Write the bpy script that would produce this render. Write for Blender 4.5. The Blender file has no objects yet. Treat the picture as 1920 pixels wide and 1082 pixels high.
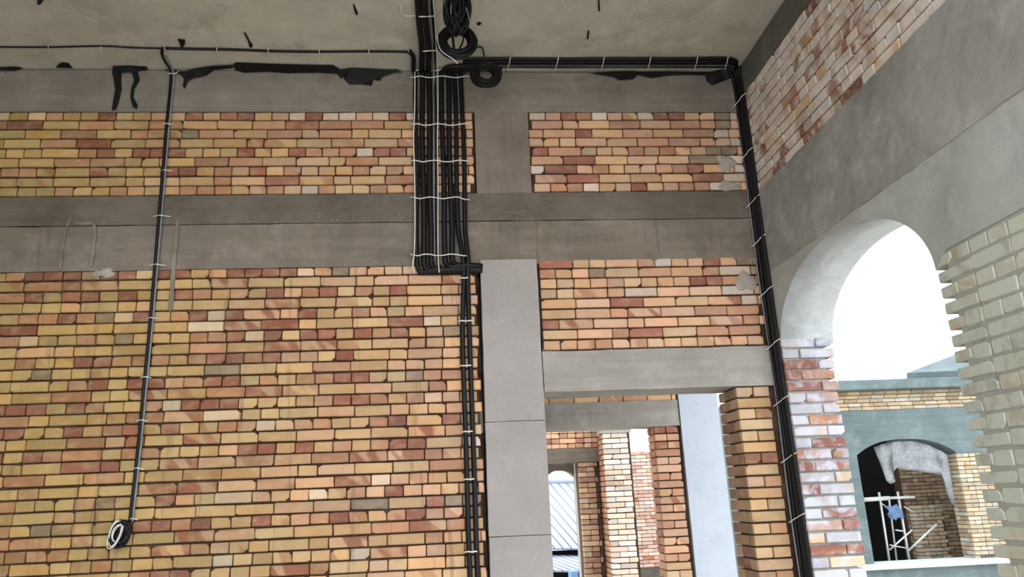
import bpy, bmesh, math, random
from mathutils import Vector, Matrix, noise
random.seed(7)
sc = bpy.context.scene
COL = sc.collection

# ------------------------------------------------------------------ camera, sky, exposure
FPX, PITCH, YAW, ROLL, EYE = 1406.9, math.radians(15.6066), math.radians(5.0943), math.radians(-2.5010), 1.6
cp, sp, cy, sy = math.cos(PITCH), math.sin(PITCH), math.cos(YAW), math.sin(YAW)
FW = Vector((sy * cp, cy * cp, sp)); RT0 = Vector((cy, -sy, 0)); UP0 = RT0.cross(FW)
RT = math.cos(ROLL) * RT0 + math.sin(ROLL) * UP0
UP = -math.sin(ROLL) * RT0 + math.cos(ROLL) * UP0
EYEP = Vector((0, 0, EYE))
cam_d = bpy.data.cameras.new('camera'); cam = bpy.data.objects.new('camera', cam_d); COL.objects.link(cam)
m = Matrix((RT, UP, -FW)).transposed().to_4x4(); m.translation = EYEP
cam.matrix_world = m
cam_d.sensor_fit = 'HORIZONTAL'; cam_d.sensor_width = 36.0; cam_d.lens = 36.0 * FPX / 1920.0
cam_d.clip_start = 0.05; cam_d.clip_end = 400
sc.camera = cam

wd = bpy.data.worlds.new('overcast_sky'); sc.world = wd; wd.use_nodes = True
wn = wd.node_tree.nodes; wl = wd.node_tree.links
bg = wn['Background']; bg.inputs['Color'].default_value = (0.93, 0.97, 1.0, 1); bg.inputs['Strength'].default_value = 1.0
sc.view_settings.view_transform = 'Standard'; sc.view_settings.look = 'None'
sc.view_settings.gamma = 1.0; sc.view_settings.use_curve_mapping = False
sc.view_settings.exposure = 1.75

# ------------------------------------------------------------------ helpers
def ray(px, py): return RT * ((px - 960) / FPX) + UP * ((541 - py) / FPX) + FW
def at(px, py, Y): d = ray(px, py); return EYEP + d * (Y / d.y)
def atx(px, py, X): d = ray(px, py); return EYEP + d * (X / d.x)
def atz(px, py, Z): d = ray(px, py); return EYEP + d * ((Z - EYE) / d.z)
def lin(c): return tuple(((v / 255 + 0.055) / 1.055) ** 2.4 if v > 10 else v / 255 / 12.92 for v in c)

def obj(name, me, mat=None, parent=None, **props):
    o = bpy.data.objects.new(name, me); COL.objects.link(o)
    if mat and me and not me.materials: me.materials.append(mat)
    if parent: o.parent = parent
    for k, v in props.items(): o[k] = v
    return o
def thing(o, label, cat, group=None, kind=None):
    o['label'] = label; o['category'] = cat
    if group: o['group'] = group
    if kind: o['kind'] = kind
    return o
def empty(name, loc, label, cat, group=None, kind=None):
    o = bpy.data.objects.new(name, None); COL.objects.link(o); o.location = loc
    return thing(o, label, cat, group, kind)
def mesh(name, verts, faces, smooth=False):
    me = bpy.data.meshes.new(name); me.from_pydata([tuple(v) for v in verts], [], faces); me.validate(); me.update()
    if smooth: me.polygons.foreach_set('use_smooth', [True] * len(me.polygons))
    return me
def box_bm(bm, x0, x1, y0, y1, z0, z1):
    v = [bm.verts.new(p) for p in ((x0,y0,z0),(x1,y0,z0),(x1,y1,z0),(x0,y1,z0),(x0,y0,z1),(x1,y0,z1),(x1,y1,z1),(x0,y1,z1))]
    for f in ((0,3,2,1),(4,5,6,7),(0,1,5,4),(1,2,6,5),(2,3,7,6),(3,0,4,7)): bm.faces.new([v[i] for i in f])
def box(name, x0, x1, y0, y1, z0, z1, mat, parent=None, bevel=0.0):
    bm = bmesh.new(); box_bm(bm, x0, x1, y0, y1, z0, z1)
    if bevel: bmesh.ops.bevel(bm, geom=bm.edges[:], offset=bevel, segments=1, affect='EDGES')
    me = bpy.data.meshes.new(name); bm.to_mesh(me); bm.free()
    return obj(name, me, mat, parent)
def rough_box(name, x0, x1, y0, y1, z0, z1, mat, parent=None, cell=0.06, amp=0.004, seed=0):
    """a cast concrete member: front faces cut into cells and roughened, arrises nibbled"""
    bm = bmesh.new(); box_bm(bm, x0, x1, y0, y1, z0, z1)
    for ax, L in ((0, x1 - x0), (1, y1 - y0), (2, z1 - z0)):
        n = min(80, int(L / cell))
        for k in range(1, n):
            t = k / n; co = [x0, y0, z0]; co[ax] += L * t; no = [0, 0, 0]; no[ax] = 1
            bmesh.ops.bisect_plane(bm, geom=bm.verts[:] + bm.edges[:] + bm.faces[:], plane_co=co, plane_no=no)
    for v in bm.verts:
        p = v.co * 7 + Vector((seed, seed * 2.3, 0))
        v.co += noise.noise_vector(p) * amp + noise.noise_vector(p * 3.1) * amp * 0.5
    me = bpy.data.meshes.new(name); bm.to_mesh(me); bm.free()
    return obj(name, me, mat, parent)
def crom(pts, k=6, closed=False):
    pts = [Vector(p) for p in pts]; n = len(pts); out = []
    for i in range(n if closed else n - 1):
        if closed: a, b, c, d = pts[i - 1], pts[i], pts[(i + 1) % n], pts[(i + 2) % n]
        else: a, b, c, d = pts[max(i - 1, 0)], pts[i], pts[i + 1], pts[min(i + 2, n - 1)]
        for j in range(k):
            t = j / k; t2 = t * t; t3 = t2 * t
            out.append(0.5 * (2 * b + (c - a) * t + (2 * a - 5 * b + 4 * c - d) * t2 + (3 * b - a - 3 * c + d) * t3))
    if not closed: out.append(pts[-1])
    return out
def tube_data(path, r, sides=8, closed=False, V=None, F=None, r2=None):
    V = [] if V is None else V; F = [] if F is None else F
    n = len(path); base = len(V); ref = None
    for i, p in enumerate(path):
        t = (path[(i + 1) % n] - path[i - 1]) if closed else (path[min(i + 1, n - 1)] - path[max(i - 1, 0)])
        t.normalize()
        if ref is None: ref = Vector((0, 1, 0)) if abs(t.y) < 0.8 else Vector((1, 0, 0))
        a = ref - t * ref.dot(t); a.normalize(); ref = a; b = t.cross(a)
        for s in range(sides):
            th = 2 * math.pi * s / sides
            V.append(p + a * (r if r2 is None else r2) * math.cos(th) + b * r * math.sin(th))
    for i in range(n if closed else n - 1):
        for s in range(sides):
            i2 = (i + 1) % n; s2 = (s + 1) % sides
            F.append((base + i * sides + s, base + i2 * sides + s, base + i2 * sides + s2, base + i * sides + s2))
    if not closed:
        F.append(tuple(base + s for s in range(sides))); F.append(tuple(base + (n - 1) * sides + s for s in reversed(range(sides))))
    return V, F
def tube(name, pts, r, mat, parent=None, sides=8, k=6, closed=False, r2=None):
    V, F = tube_data(crom(pts, k, closed), r, sides, closed, r2=r2)
    return obj(name, mesh(name, V, F, True), mat, parent)

# ------------------------------------------------------------------ materials
class NT:
    def __init__(s, name):
        s.m = bpy.data.materials.new(name); s.m.use_nodes = True; s.t = s.m.node_tree; s.n = s.t.nodes; s.l = s.t.links
        s.b = s.n['Principled BSDF']; s.b.inputs['Roughness'].default_value = 0.9
        s.b.inputs['Specular IOR Level'].default_value = 0.2
        s.pos = s.n.new('ShaderNodeNewGeometry').outputs['Position']
    def add(s, t, **kw):
        nd = s.n.new(t)
        for k, v in kw.items():
            if hasattr(nd, k): setattr(nd, k, v)
        return nd
    def inp(s, sock, v):
        if isinstance(v, bpy.types.NodeSocket): s.l.new(v, sock)
        else: sock.default_value = v
    def mapv(s, scale=(1,1,1), rot=(0,0,0), src=None):
        mp = s.add('ShaderNodeMapping'); s.l.new(src or s.pos, mp.inputs['Vector'])
        mp.inputs['Scale'].default_value = scale; mp.inputs['Rotation'].default_value = rot
        return mp.outputs['Vector']
    def noise(s, scale, detail=4, rough=0.55, vec=None, dist=0.0):
        n = s.add('ShaderNodeTexNoise'); s.l.new(vec or s.pos, n.inputs['Vector'])
        n.inputs['Scale'].default_value = scale; n.inputs['Detail'].default_value = detail
        n.inputs['Roughness'].default_value = rough; n.inputs['Distortion'].default_value = dist
        return n.outputs['Fac']
    def ramp(s, fac, a, b, ca=0.0, cb=1.0):
        r = s.add('ShaderNodeMapRange'); s.l.new(fac, r.inputs['Value'])
        r.inputs['From Min'].default_value = a; r.inputs['From Max'].default_value = b
        r.inputs['To Min'].default_value = ca; r.inputs['To Max'].default_value = cb
        return r.outputs['Result']
    def mix(s, fac, a, b, blend='MIX'):
        x = s.add('ShaderNodeMix', data_type='RGBA', blend_type=blend)
        s.inp(x.inputs[0], fac)
        for sock, v in ((x.inputs[6], a), (x.inputs[7], b)):
            if isinstance(v, bpy.types.NodeSocket): s.l.new(v, sock)
            else: sock.default_value = tuple(v)[:3] + (1,)
        return x.outputs[2]
    def math(s, op, a, b):
        x = s.add('ShaderNodeMath', operation=op); s.inp(x.inputs[0], a); s.inp(x.inputs[1], b); return x.outputs[0]
    def bump(s, h, strength=0.3, dist=0.01):
        b = s.add('ShaderNodeBump'); s.l.new(h, b.inputs['Height'])
        b.inputs['Strength'].default_value = strength; b.inputs['Distance'].default_value = dist
        s.l.new(b.outputs['Normal'], s.b.inputs['Normal'])
    def out(s, c): s.inp(s.b.inputs['Base Color'], c); return s.m

def brick_mat(name, mode, smear=0.0, smear_col=(225, 222, 215), drip=0.0):
    t = NT(name)
    if mode == 'object':
        oi = t.add('ShaderNodeObjectInfo'); base, alpha = oi.outputs['Color'], oi.outputs['Alpha']
    else:
        a = t.add('ShaderNodeAttribute'); a.attribute_name = 'tint'; base, alpha = a.outputs['Color'], a.outputs['Alpha']
    # kiln flashing: slanting red and pale patches on the bricks whose alpha says so
    v = t.mapv((1, 1, 1), (0, math.radians(38), 0))
    v2 = t.mapv((9, 9, 2.2), (0, 0, 0), v)
    fl = t.ramp(t.noise(1.0, 1.0, 0.4, v2), 0.47, 0.53)
    fl = t.math('MULTIPLY', fl, alpha)
    c = t.mix(fl, base, t.mix(0.75, base, lin((146, 88, 70))))
    hue = t.ramp(t.noise(6.5, 2, 0.5), 0.35, 0.65, 0, 0.42)
    c = t.mix(hue, c, t.mix(1.0, c, (0.97, 0.83, 0.74), 'MULTIPLY'))
    pal_ = t.ramp(t.noise(8.5, 2, 0.5, t.mapv((1, 1, 1.8), (0.3, 0.5, 1.1))), 0.48, 0.68, 0, 0.30)
    c = t.mix(pal_, c, lin((214, 186, 146)))
    big = t.noise(9, 4, 0.65)
    c = t.mix(t.ramp(big, 0.35, 0.7, 0.0, 0.35), c, t.mix(1.0, c, (0.70, 0.62, 0.55), 'MULTIPLY'))
    fine = t.noise(140, 4, 0.7)
    c = t.mix(t.ramp(fine, 0.3, 0.75, 0.0, 0.5), c, t.mix(1.0, c, (0.82, 0.78, 0.74), 'MULTIPLY'))
    sp = t.ramp(t.noise(60, 2, 0.5), 0.70, 0.74, 0, 0.35)
    c = t.mix(sp, c, lin((225, 205, 180)))
    if smear:
        sm = t.ramp(t.noise(5.5, 6, 0.68, dist=0.6), 0.62 - smear * 0.35, 0.72 - smear * 0.25, 0, 0.85)
        c = t.mix(sm, c, lin(smear_col))
    if drip:
        dv = t.mapv((14, 14, 0.9))
        dr = t.ramp(t.noise(1.0, 3, 0.6, dv), 0.60, 0.68, 0, drip)
        c = t.mix(dr, c, lin((120, 105, 88)))
    h = t.noise(70, 5, 0.7); t.bump(h, 0.35, 0.006)
    return t.out(c)

def concrete(name, base, mottle=0.35, boards=None, pale=(205, 200, 190), palef=0.25, dark=(60, 56, 50), darkf=0.5, streak=0.0, scale=1.0):
    t = NT(name); c = lin(base)
    c1 = tuple(x * (1 - mottle) for x in c); c2 = tuple(min(1, x * (1 + mottle)) for x in c)
    c = t.mix(t.ramp(t.noise(1.6 * scale, 6, 0.62, dist=0.4), 0.3, 0.7), c1, c2)
    if boards:
        sc3 = {'x': (0.7, 6, 11), 'z': (14, 10, 0.8), 'y': (6, 0.7, 11)}[boards]
        bn = t.noise(1.6, 4, 0.65, t.mapv(sc3))
        c = t.mix(t.ramp(bn, 0.35, 0.7, 0, 0.5), c, t.mix(1.0, c, (0.62, 0.6, 0.57), 'MULTIPLY'))
    pl = t.ramp(t.noise(3.4 * scale, 8, 0.72, dist=0.25), 0.50, 0.66, 0, palef)
    c = t.mix(pl, c, lin(pale))
    dk = t.ramp(t.noise(2.6 * scale, 8, 0.75, t.mapv((1, 1, 1), (0.4, 0.9, 0.2)), dist=0.2), 0.54, 0.70, 0, darkf)
    c = t.mix(dk, c, lin(dark))
    if streak:
        st = t.ramp(t.noise(1.0, 3, 0.6, t.mapv((18, 18, 1.1))), 0.62, 0.7, 0, streak)
        c = t.mix(st, c, lin(dark))
    pits = t.ramp(t.noise(24 * scale, 3, 0.6), 0.70, 0.76, 0, 0.55)
    c = t.mix(pits, c, lin(dark))
    c = t.mix(t.ramp(t.noise(90, 3, 0.6), 0.35, 0.7, 0, 0.3), c, t.mix(1.0, c, (0.75, 0.75, 0.74), 'MULTIPLY'))
    h = t.noise(38, 6, 0.7); t.bump(h, 0.3, 0.008)
    return t.out(c)

def plain(name, c, rough=0.6, spec=0.3, metal=0.0, var=0.15):
    t = NT(name); c = lin(c) if max(c) > 1 else c
    t.b.inputs['Roughness'].default_value = rough; t.b.inputs['Specular IOR Level'].default_value = spec; t.b.inputs['Metallic'].default_value = metal
    return t.out(t.mix(t.ramp(t.noise(25, 3), 0.3, 0.7), tuple(x * (1 - var) for x in c), tuple(min(1, x * (1 + var)) for x in c)))

M_BRICK = brick_mat('fired_clay_brick', 'object')
M_BRICKS = brick_mat('fired_clay_brick_rest', 'mesh')
M_BRICKD = brick_mat('fired_clay_brick_dripped', 'object', drip=0.45)
M_BRICKDS = brick_mat('fired_clay_brick_dripped_rest', 'mesh', drip=0.45)
M_BRICKW = brick_mat('mortar_smeared_brick', 'object', smear=0.5, smear_col=(226, 217, 211))
M_BRICKJ = brick_mat('salt_and_skylight_brick', 'object', smear=0.40, smear_col=(194, 198, 212))  # salt whitening, with a bluish cast that paints skylight onto it
M_BRICKG = brick_mat('plaster_smeared_brick', 'object', smear=0.8, smear_col=(194, 200, 188))
M_MORTAR = concrete('dark_mortar', (70, 52, 40), 0.25, palef=0.08)
M_MORTARG = concrete('grey_mortar', (96, 92, 84), 0.25, palef=0.1)
M_MORTARL = concrete('flush_grey_mortar', (164, 166, 156), 0.12, palef=0.2)
M_CEIL = concrete('formed_slab_soffit', (184, 182, 170), 0.18, None, palef=0.5, pale=(216, 214, 210), darkf=0.45, dark=(124, 118, 102), scale=0.9)
M_BEAM = concrete('board_marked_concrete', (136, 129, 120), 0.22, 'x', palef=0.35, pale=(164, 156, 148), darkf=0.4, dark=(84, 76, 68))
M_BEAMT = concrete('upper_tie_concrete', (132, 122, 112), 0.18, 'x', palef=0.4, pale=(164, 154, 144), darkf=0.4, dark=(84, 76, 68), streak=0.35)
M_BEAMD = concrete('upper_pour_concrete', (114, 106, 96), 0.2, 'x', palef=0.25, pale=(146, 136, 126), darkf=0.4, dark=(78, 70, 62))
M_COLUMN = concrete('smooth_column_concrete', (166, 160, 158), 0.08, None, palef=0.35, pale=(184, 178, 178), darkf=0.25, dark=(136, 128, 122))
M_COLUMNU = concrete('rough_column_concrete', (138, 126, 116), 0.16, 'z', palef=0.4, pale=(160, 148, 138), darkf=0.4, dark=(96, 86, 78))
M_LINTEL = concrete('lintel_concrete', (164, 160, 154), 0.12, 'x', palef=0.4, pale=(186, 182, 176), darkf=0.3, dark=(120, 114, 106))
M_RBEAM = concrete('side_beam_concrete', (152, 151, 147), 0.22, None, palef=0.7, pale=(184, 183, 180), darkf=0.5, dark=(102, 103, 98), scale=0.75)
M_RDARK = concrete('side_top_beam_concrete', (104, 104, 98), 0.14, 'y', palef=0.1, darkf=0.2)
M_SOFFIT = concrete('arch_soffit_plaster', (186, 192, 196), 0.08, 'y', palef=0.4, pale=(208, 214, 222), darkf=0.15, dark=(160, 164, 166))
M_ARCH = concrete('arch_plaster', (172, 174, 170), 0.16, None, palef=0.5, pale=(196, 198, 196), darkf=0.4, dark=(120, 118, 112))
M_PALE = concrete('pale_outdoor_concrete', (190, 199, 212), 0.05, None, palef=0.2, pale=(200, 208, 220), darkf=0.1)
M_OUTC = concrete('outdoor_lintel_concrete', (106, 121, 124), 0.14, 'x', palef=0.4, pale=(136, 152, 155), darkf=0.1)
M_GROUND = concrete('dusty_ground', (206, 200, 190), 0.10, None)
M_FLOOR = concrete('bare_floor_screed', (196, 190, 180), 0.10, None)
M_BLACK = plain('black_cable_sheath', (13, 14, 17), 0.5, 0.3)
M_GREYC = plain('grey_cable_sheath', (128, 132, 136), 0.5, 0.3)
M_WHITE = plain('white_strap', (226, 224, 218), 0.5, 0.3, var=0.04)
M_FILM = plain('black_formwork_film', (17, 17, 17), 0.6, 0.25)
M_STEEL = plain('galvanised_tube', (206, 210, 206), 0.4, 0.5, 0.2, 0.08)
M_CLOTH = plain('grey_burlap', (138, 142, 146), 0.95, 0.1, 0, 0.25)
M_ROOF = plain('pale_blue_sheet_roof', (146, 154, 176), 0.4, 0.4, 0.0, 0.05)
M_ROOFD = plain('roof_rib_grey', (104, 114, 138), 0.5, 0.3)  # ribs in a darker blue-grey than the sheet
M_DARK = plain('shade_and_eave_black', (16, 16, 17), 0.9, 0.1)  # near-black that stands in for the unlit room's shade; the eave wall shares it
M_BLUE = plain('blue_sheet', (110, 140, 180), 0.6, 0.2)
M_TAPE = plain('grey_tape', (150, 150, 150), 0.6, 0.3)

# ------------------------------------------------------------------ bricks
BH = 0.0725
def brick_mesh(L, seed, chip):
    rnd = random.Random(seed); hx, hz = L / 2, BH / 2; D = 0.10
    def octo(ins, y):
        out = []
        for (sx, sz, flip) in ((-1,-1,0),(1,-1,1),(1,1,0),(-1,1,1)):
            cx, cz = chips[(sx, sz)]
            a = (sx * (hx - ins), y, sz * (hz - ins - cz)); b = (sx * (hx - ins - cx), y, sz * (hz - ins))
            out += [b, a] if flip == 0 and sx == 1 else ([a, b] if flip == 0 else ([b, a] if sx == 1 else [b, a]))
        return out
    chips = {}
    for sx in (-1, 1):
        for sz in (-1, 1):
            c = rnd.uniform(0.003, 0.008)
            big = rnd.random() < chip
            chips[(sx, sz)] = (c + (rnd.uniform(0.008, 0.028) if big else 0), c + (rnd.uniform(0.004, 0.018) if big else 0))
    def ring(ins, y, j):
        P = []
        for sx, sz, order in ((-1,-1,'zx'),(1,-1,'xz'),(1,1,'zx'),(-1,1,'xz')):
            cx, cz = chips[(sx, sz)]
            pz = (sx * (hx - ins), y, sz * (hz - ins - cz)); px = (sx * (hx - ins - cx), y, sz * (hz - ins))
            P += [pz, px] if order == 'zx' else [px, pz]
        return [Vector((p[0] + rnd.uniform(-j, j), p[1] + rnd.uniform(-j, j), p[2] + rnd.uniform(-j, j))) for p in P]
    V = ring(0.0055, 0.0, 0.0012) + ring(0.0, 0.006, 0.0016) + ring(0.001, D, 0.0)
    F = [tuple(range(8))]
    for a in (0, 8):
        for i in range(8):
            j = (i + 1) % 8; F.append((a + i, a + 8 + i, a + 8 + j, a + j))
    me = mesh('brick', V, F)
    return me
STR = [brick_mesh(0.25, i, 0.16) for i in range(12)]
HEA = [brick_mesh(0.12, 100 + i, 0.13) for i in range(12)]
_bset = {}
def variants(mat):
    if mat.name not in _bset:
        a = []
        for src in (STR, HEA):
            l = []
            for me in src:
                c = me.copy(); c.materials.append(mat); l.append(c)
            a.append(l)
        _bset[mat.name] = a
    return _bset[mat.name]
PAL_L = dict(y=(188, 160, 106), p=(200, 162, 120), o=(178, 136, 100), r=(150, 104, 82), w=(208, 186, 148), g=(150, 132, 102), m=(200, 164, 122))  # left end of the light's colour cast, painted as yellower brick
PAL_R = dict(y=(220, 184, 148), p=(220, 180, 154), o=(198, 152, 128), r=(168, 114, 100), w=(224, 208, 196), g=(158, 144, 130), m=(220, 178, 150))  # right end of the same painted cast, peachier brick
PAL_P = dict(y=(198, 168, 132), p=(200, 168, 140), o=(178, 144, 116), r=(156, 116, 98), w=(212, 196, 176), g=(150, 136, 118), m=(200, 166, 136))
PAL_S = dict(y=(208, 186, 158), p=(206, 184, 170), o=(176, 142, 122), r=(146, 104, 90), w=(212, 206, 200), g=(166, 154, 146), m=(206, 184, 170))
def pick(pal, key, t=None, pal2=None):
    c = pal[key]
    if pal2 and t is not None: c = tuple(a + (b - a) * t for a, b in zip(c, pal2[key]))
    v = random.uniform(0.90, 1.08); h = random.uniform(-0.035, 0.035)
    c = (c[0] * v * (1 + h), c[1] * v, c[2] * v * (1 - h))
    a = 1.0 if key == 'm' else (0.55 if random.random() < 0.13 and key in 'yp' else 0.0)
    return lin(tuple(min(255, x) for x in c)) + (a,)
def rand_row(kind, n, weights):
    keys = list(weights); w = [weights[k] for k in keys]; s = ''
    for _ in range(n):
        k = random.choices(keys, w)[0]
        s += k.upper() if (kind == 'S' and random.random() > 0.07) or (kind == 'H' and random.random() < 0.06) else k
    return s
def lay(parent, O, rz, rows, z_top, pitch, ua, ub, mat, color, starts=None, first_h=None, jy=0.003, tilt=0.0, limit=300, matstuff=None, bot=None, gap=0.0095, edge=1.0):
    """one brick object per brick, parented to the wall core; O = point of the face plane at u = 0"""
    u = Vector((math.cos(rz), math.sin(rz), 0)); nrm = Vector((math.sin(rz), -math.cos(rz), 0))
    items = []; z = z_top
    for i, row in enumerate(rows):
        h = first_h if (i == 0 and first_h) else pitch
        z0 = z - h; z = z0
        if bot is not None and z0 < bot: break
        x = (starts[i] if starts else ua)
        dz = random.uniform(-0.0015, 0.0015)
        for ch in row:
            L = 0.26 if ch.isupper() else 0.1305
            L *= random.uniform(0.965, 1.03)
            a, b = max(x, ua), min(x + L, ub); x += L
            if b - a < 0.035: continue
            items.append((a, b, z0 + dz, h, ch.lower()))
        
    items = [it + (random.random(),) for it in items]
    order = sorted(range(len(items)), key=lambda k: -(items[k][1] - items[k][0]) - 0.001 * items[k][5])
    keep = set(order[:limit]); rest = []
    V = variants(mat)
    for k, (a, b, z0, h, ch, r) in enumerate(items):
        w = b - a - gap * random.uniform(0.5, 0.95)
        src, base = (V[0], 0.25) if w > 0.17 else (V[1], 0.12)
        me = random.choice(src)
        c = color(ch, (a + b) / 2, z0)
        loc = O + u * ((a + b) / 2) + nrm * random.uniform(-jy, jy); loc.z = z0 + h / 2
        hs = (h - gap * 1.2) / BH * random.uniform(0.97, 1.02) * (edge if a < ua + 0.02 else 1)
        M = Matrix.LocRotScale(loc, Matrix.Rotation(rz, 3, 'Z') @ Matrix.Rotation(random.gauss(0, 0.006) + tilt, 3, 'Y'), Vector((w / base, 1, hs)))
        if k in keep:
            o = bpy.data.objects.new('brick', me); COL.objects.link(o); o.parent = parent; o.matrix_basis = M; o.color = c
        else: rest.append((me, M, c))
    if rest:
        VV, FF, CC = [], [], []
        for me, M, c in rest:
            b0 = len(VV); VV += [M @ v.co for v in me.vertices]
            for p in me.polygons: FF.append(tuple(b0 + i for i in p.vertices))
            CC += [c] * len(me.vertices)
        me = mesh('bricks_rest', VV, FF); at_ = me.color_attributes.new('tint', 'FLOAT_COLOR', 'POINT')
        at_.data.foreach_set('color', [x for c in CC for x in c])
        obj('brickwork', me, matstuff, parent, kind='stuff')
    return len(items)

# ------------------------------------------------------------------ the shell
YB, XR, ZC, TH = 5.45, 2.47, 4.99, 0.38
g = box('ground', -70, 70, -60, 120, -3.45, -3.30, M_GROUND); thing(g, 'dusty pale ground around the unfinished building', 'ground', kind='structure')
f = box('floor', -6.5, XR + TH, -4.0, 8.2, -0.30, 0.0, M_FLOOR)
box('floor_bay', -6.5, 5.0, 8.2, 18.4, -0.50, -0.30, M_FLOOR, f); thing(f, 'bare grey screed floor of the unfinished upper storey', 'floor', kind='structure')
c = rough_box('ceiling', -6.5, XR + TH, 1.2, 8.2, ZC, ZC + 0.2, M_CEIL, cell=0.2, amp=0.005); thing(c, 'pale grey formed concrete slab overhead', 'ceiling', kind='structure')

w = box('wall_left_added', -4.9, -4.6, -1.5, YB, 0, ZC, M_MORTARG); thing(w, 'unseen left wall added to darken that side of the room', 'wall', kind='structure')  # unseen wall, added to darken the left side
# back wall, each brick panel between the concrete members
CORE = 0.024
def core(name, x0, x1, z0, z1, label, mat=None):
    o = box(name, x0, x1, YB + CORE, YB + TH, z0, z1, mat or M_MORTAR); return thing(o, label, 'wall', kind='structure')
LL = ['yyorrrgrrwrryprrrrwpgppppoop', 'yYOrMYYyMYYPyPPMoyp', 'yOryrryryyroyoyrporyoyrYypy', 'yYyypYypYYPMYYyyYPpyp', 'ryyoorogwryorwrMpryyopypYyp',
      'oyRYYYYWMRyYYRwyyp', 'rrowyyoygyyyoorwryrryryrypgy', 'oYPpYYYOYMMYYoyyp', 'yryoyyrryooyorrorppyrYyPp', 'rYygyyyyYYGYYOYpppy',
      'yyyYyoryrrporryoyyorryygoPr', 'pYYOyyMYOMYYPYoyyp', 'rrrrryroyyowrrryyyyorroyopp', 'oyOyYyyOMWyyYPYpyyp', 'yorryyryoryryyopwypoyyrrYry',
      'rYyYOprYMYYPYYMpyp', 'yyryroOyooyyyprryryoyorrYwp', 'yYyYRrYMPPPOMMopp', 'oYOYOyYYYPyPYYOpp', 'YYpYyYMMPPPMwppy', 'yyyoyyypgyyrpyWpypwyoprppy',
      'YYYpyyYYYYPPGYrggyy', 'yrroyggyyrrroryyryppryypropgy', 'YOOypYYMMYYYOMoyyp', 'YYoooyyyyMypyyYyMyYop', 'YYYyyoyyyYwyyyyyywMppyy', 'YyyOyYyorryyyyMyYpyYy', 'YyYOYyYoYPYyYPYY', 'yyoryyproypyryyoryppyoryyypo', 'YOYYPYMYYOPYYMYy']
x_left = -4.3
def pad(rows, wt):
    out = []
    for i, r in enumerate(rows):
        caps = sum(ch.isupper() for ch in r) > len(r) * 0.4
        out.append(rand_row('S' if caps else 'H', 4 if caps else 8, wt) + r)
    return out, [-3.44 - sum(0.26 if ch.isupper() else 0.1305 for ch in r[:len(r) - len(s)]) + random.uniform(0, 0.04) for r, s in zip(out, rows)]
WL = dict(y=6, o=1.6, r=1.6, p=1.2, m=0.8)
def cast_l(ch, u, z):
    return pick(PAL_L, ch, max(0, min(1, (u + 2.6) / 2.9)), PAL_R)  # palettes blended along the wall to paint the light's colour cast
w = core('wall_back', -6.5, 0.215, 0, 3.335, 'large lower left brick infill of the back wall, under the tie beam')
rows, st = pad([r + 'y' + 'p' + 'y' for r in LL], WL)
# rows start at the beam soffit; the first is a cut course
lay(w, Vector((0, YB, 0)), 0, rows, 3.325, 0.0805, -4.1, 0.232, M_BRICKD, cast_l, st, 0.073, jy=0.0045, matstuff=M_BRICKDS, bot=0.85)
UL = ['wywpyyryyowrprrypwrwwpwrwpwpwpp', 'oRYOYooPYOROOYPYp', 'YYOYoYgOYOpOyYPOp', 'yYORYPYYyYYYYPOYy', 'yyyYoryrrryyyryyropowrrypporp',
      'YYOOyyYOOPPyOYYPp', 'yooyYryyyrryopryopyyoyoyppoyp', 'YYYYyPYoPRYyYOYPpo', 'yyyyoyyopyyoooypopwoyyoyopyppoy']
w = core('wall_back.001', -6.5, 0.235, 3.895, 4.625, 'upper left brick band of the back wall, between the two concrete beams')
rows, st = pad(UL, WL)
lay(w, Vector((0, YB, 0)), 0, rows, 4.616, 0.079, -4.1, 0.228, M_BRICK, lambda ch, u, z: pick(PAL_L, ch, max(0, min(1, (u + 3.0) / 3.0)), PAL_R), [s - 0.03 for s in st], 0.073, matstuff=M_BRICKS)  # the light's colour cast painted along this band too
UR = ['wprowpywrrypgw', 'PpYOPOog', 'oPrYOYOw', 'pyyPYOOo', 'rPpyyopoyygg', 'PRYPYGW', 'wRpyyypporYw', 'PRYYYRW', 'poowyprypooW']
UR = [r + 'p' + 'w' + 'w' for r in UR]
w = core('wall_back.002', 0.665, XR, 3.895, 4.625, 'upper right brick band of the back wall, between column and corner')
lay(w, Vector((0, YB, 0)), 0, UR, 4.616, 0.079, 0.675, 2.43, M_BRICK, lambda ch, u, z: pick(PAL_R, ch), [0.675 + random.uniform(-0.02, 0.03) for _ in UR], 0.073)
MR = ['RyyPowyprpgg', 'oypgYPYoWg', 'yyyppyyyprrOgp', 'yyPpWPPWp', 'YPRPYMwpp', 'YPoMPOO', 'rMPpPYPop', 'YPoRYOO', 'pppopppyyypppy']
w = core('wall_back.003', 0.695, XR, 2.62, 3.36, 'brick panel above the doorway lintel on the back wall')
lay(w, Vector((0, YB, 0)), 0, MR, 3.352, 0.0795, 0.70, 2.43, M_BRICK, lambda ch, u, z: pick(PAL_R, ch), None, 0.073)
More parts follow.
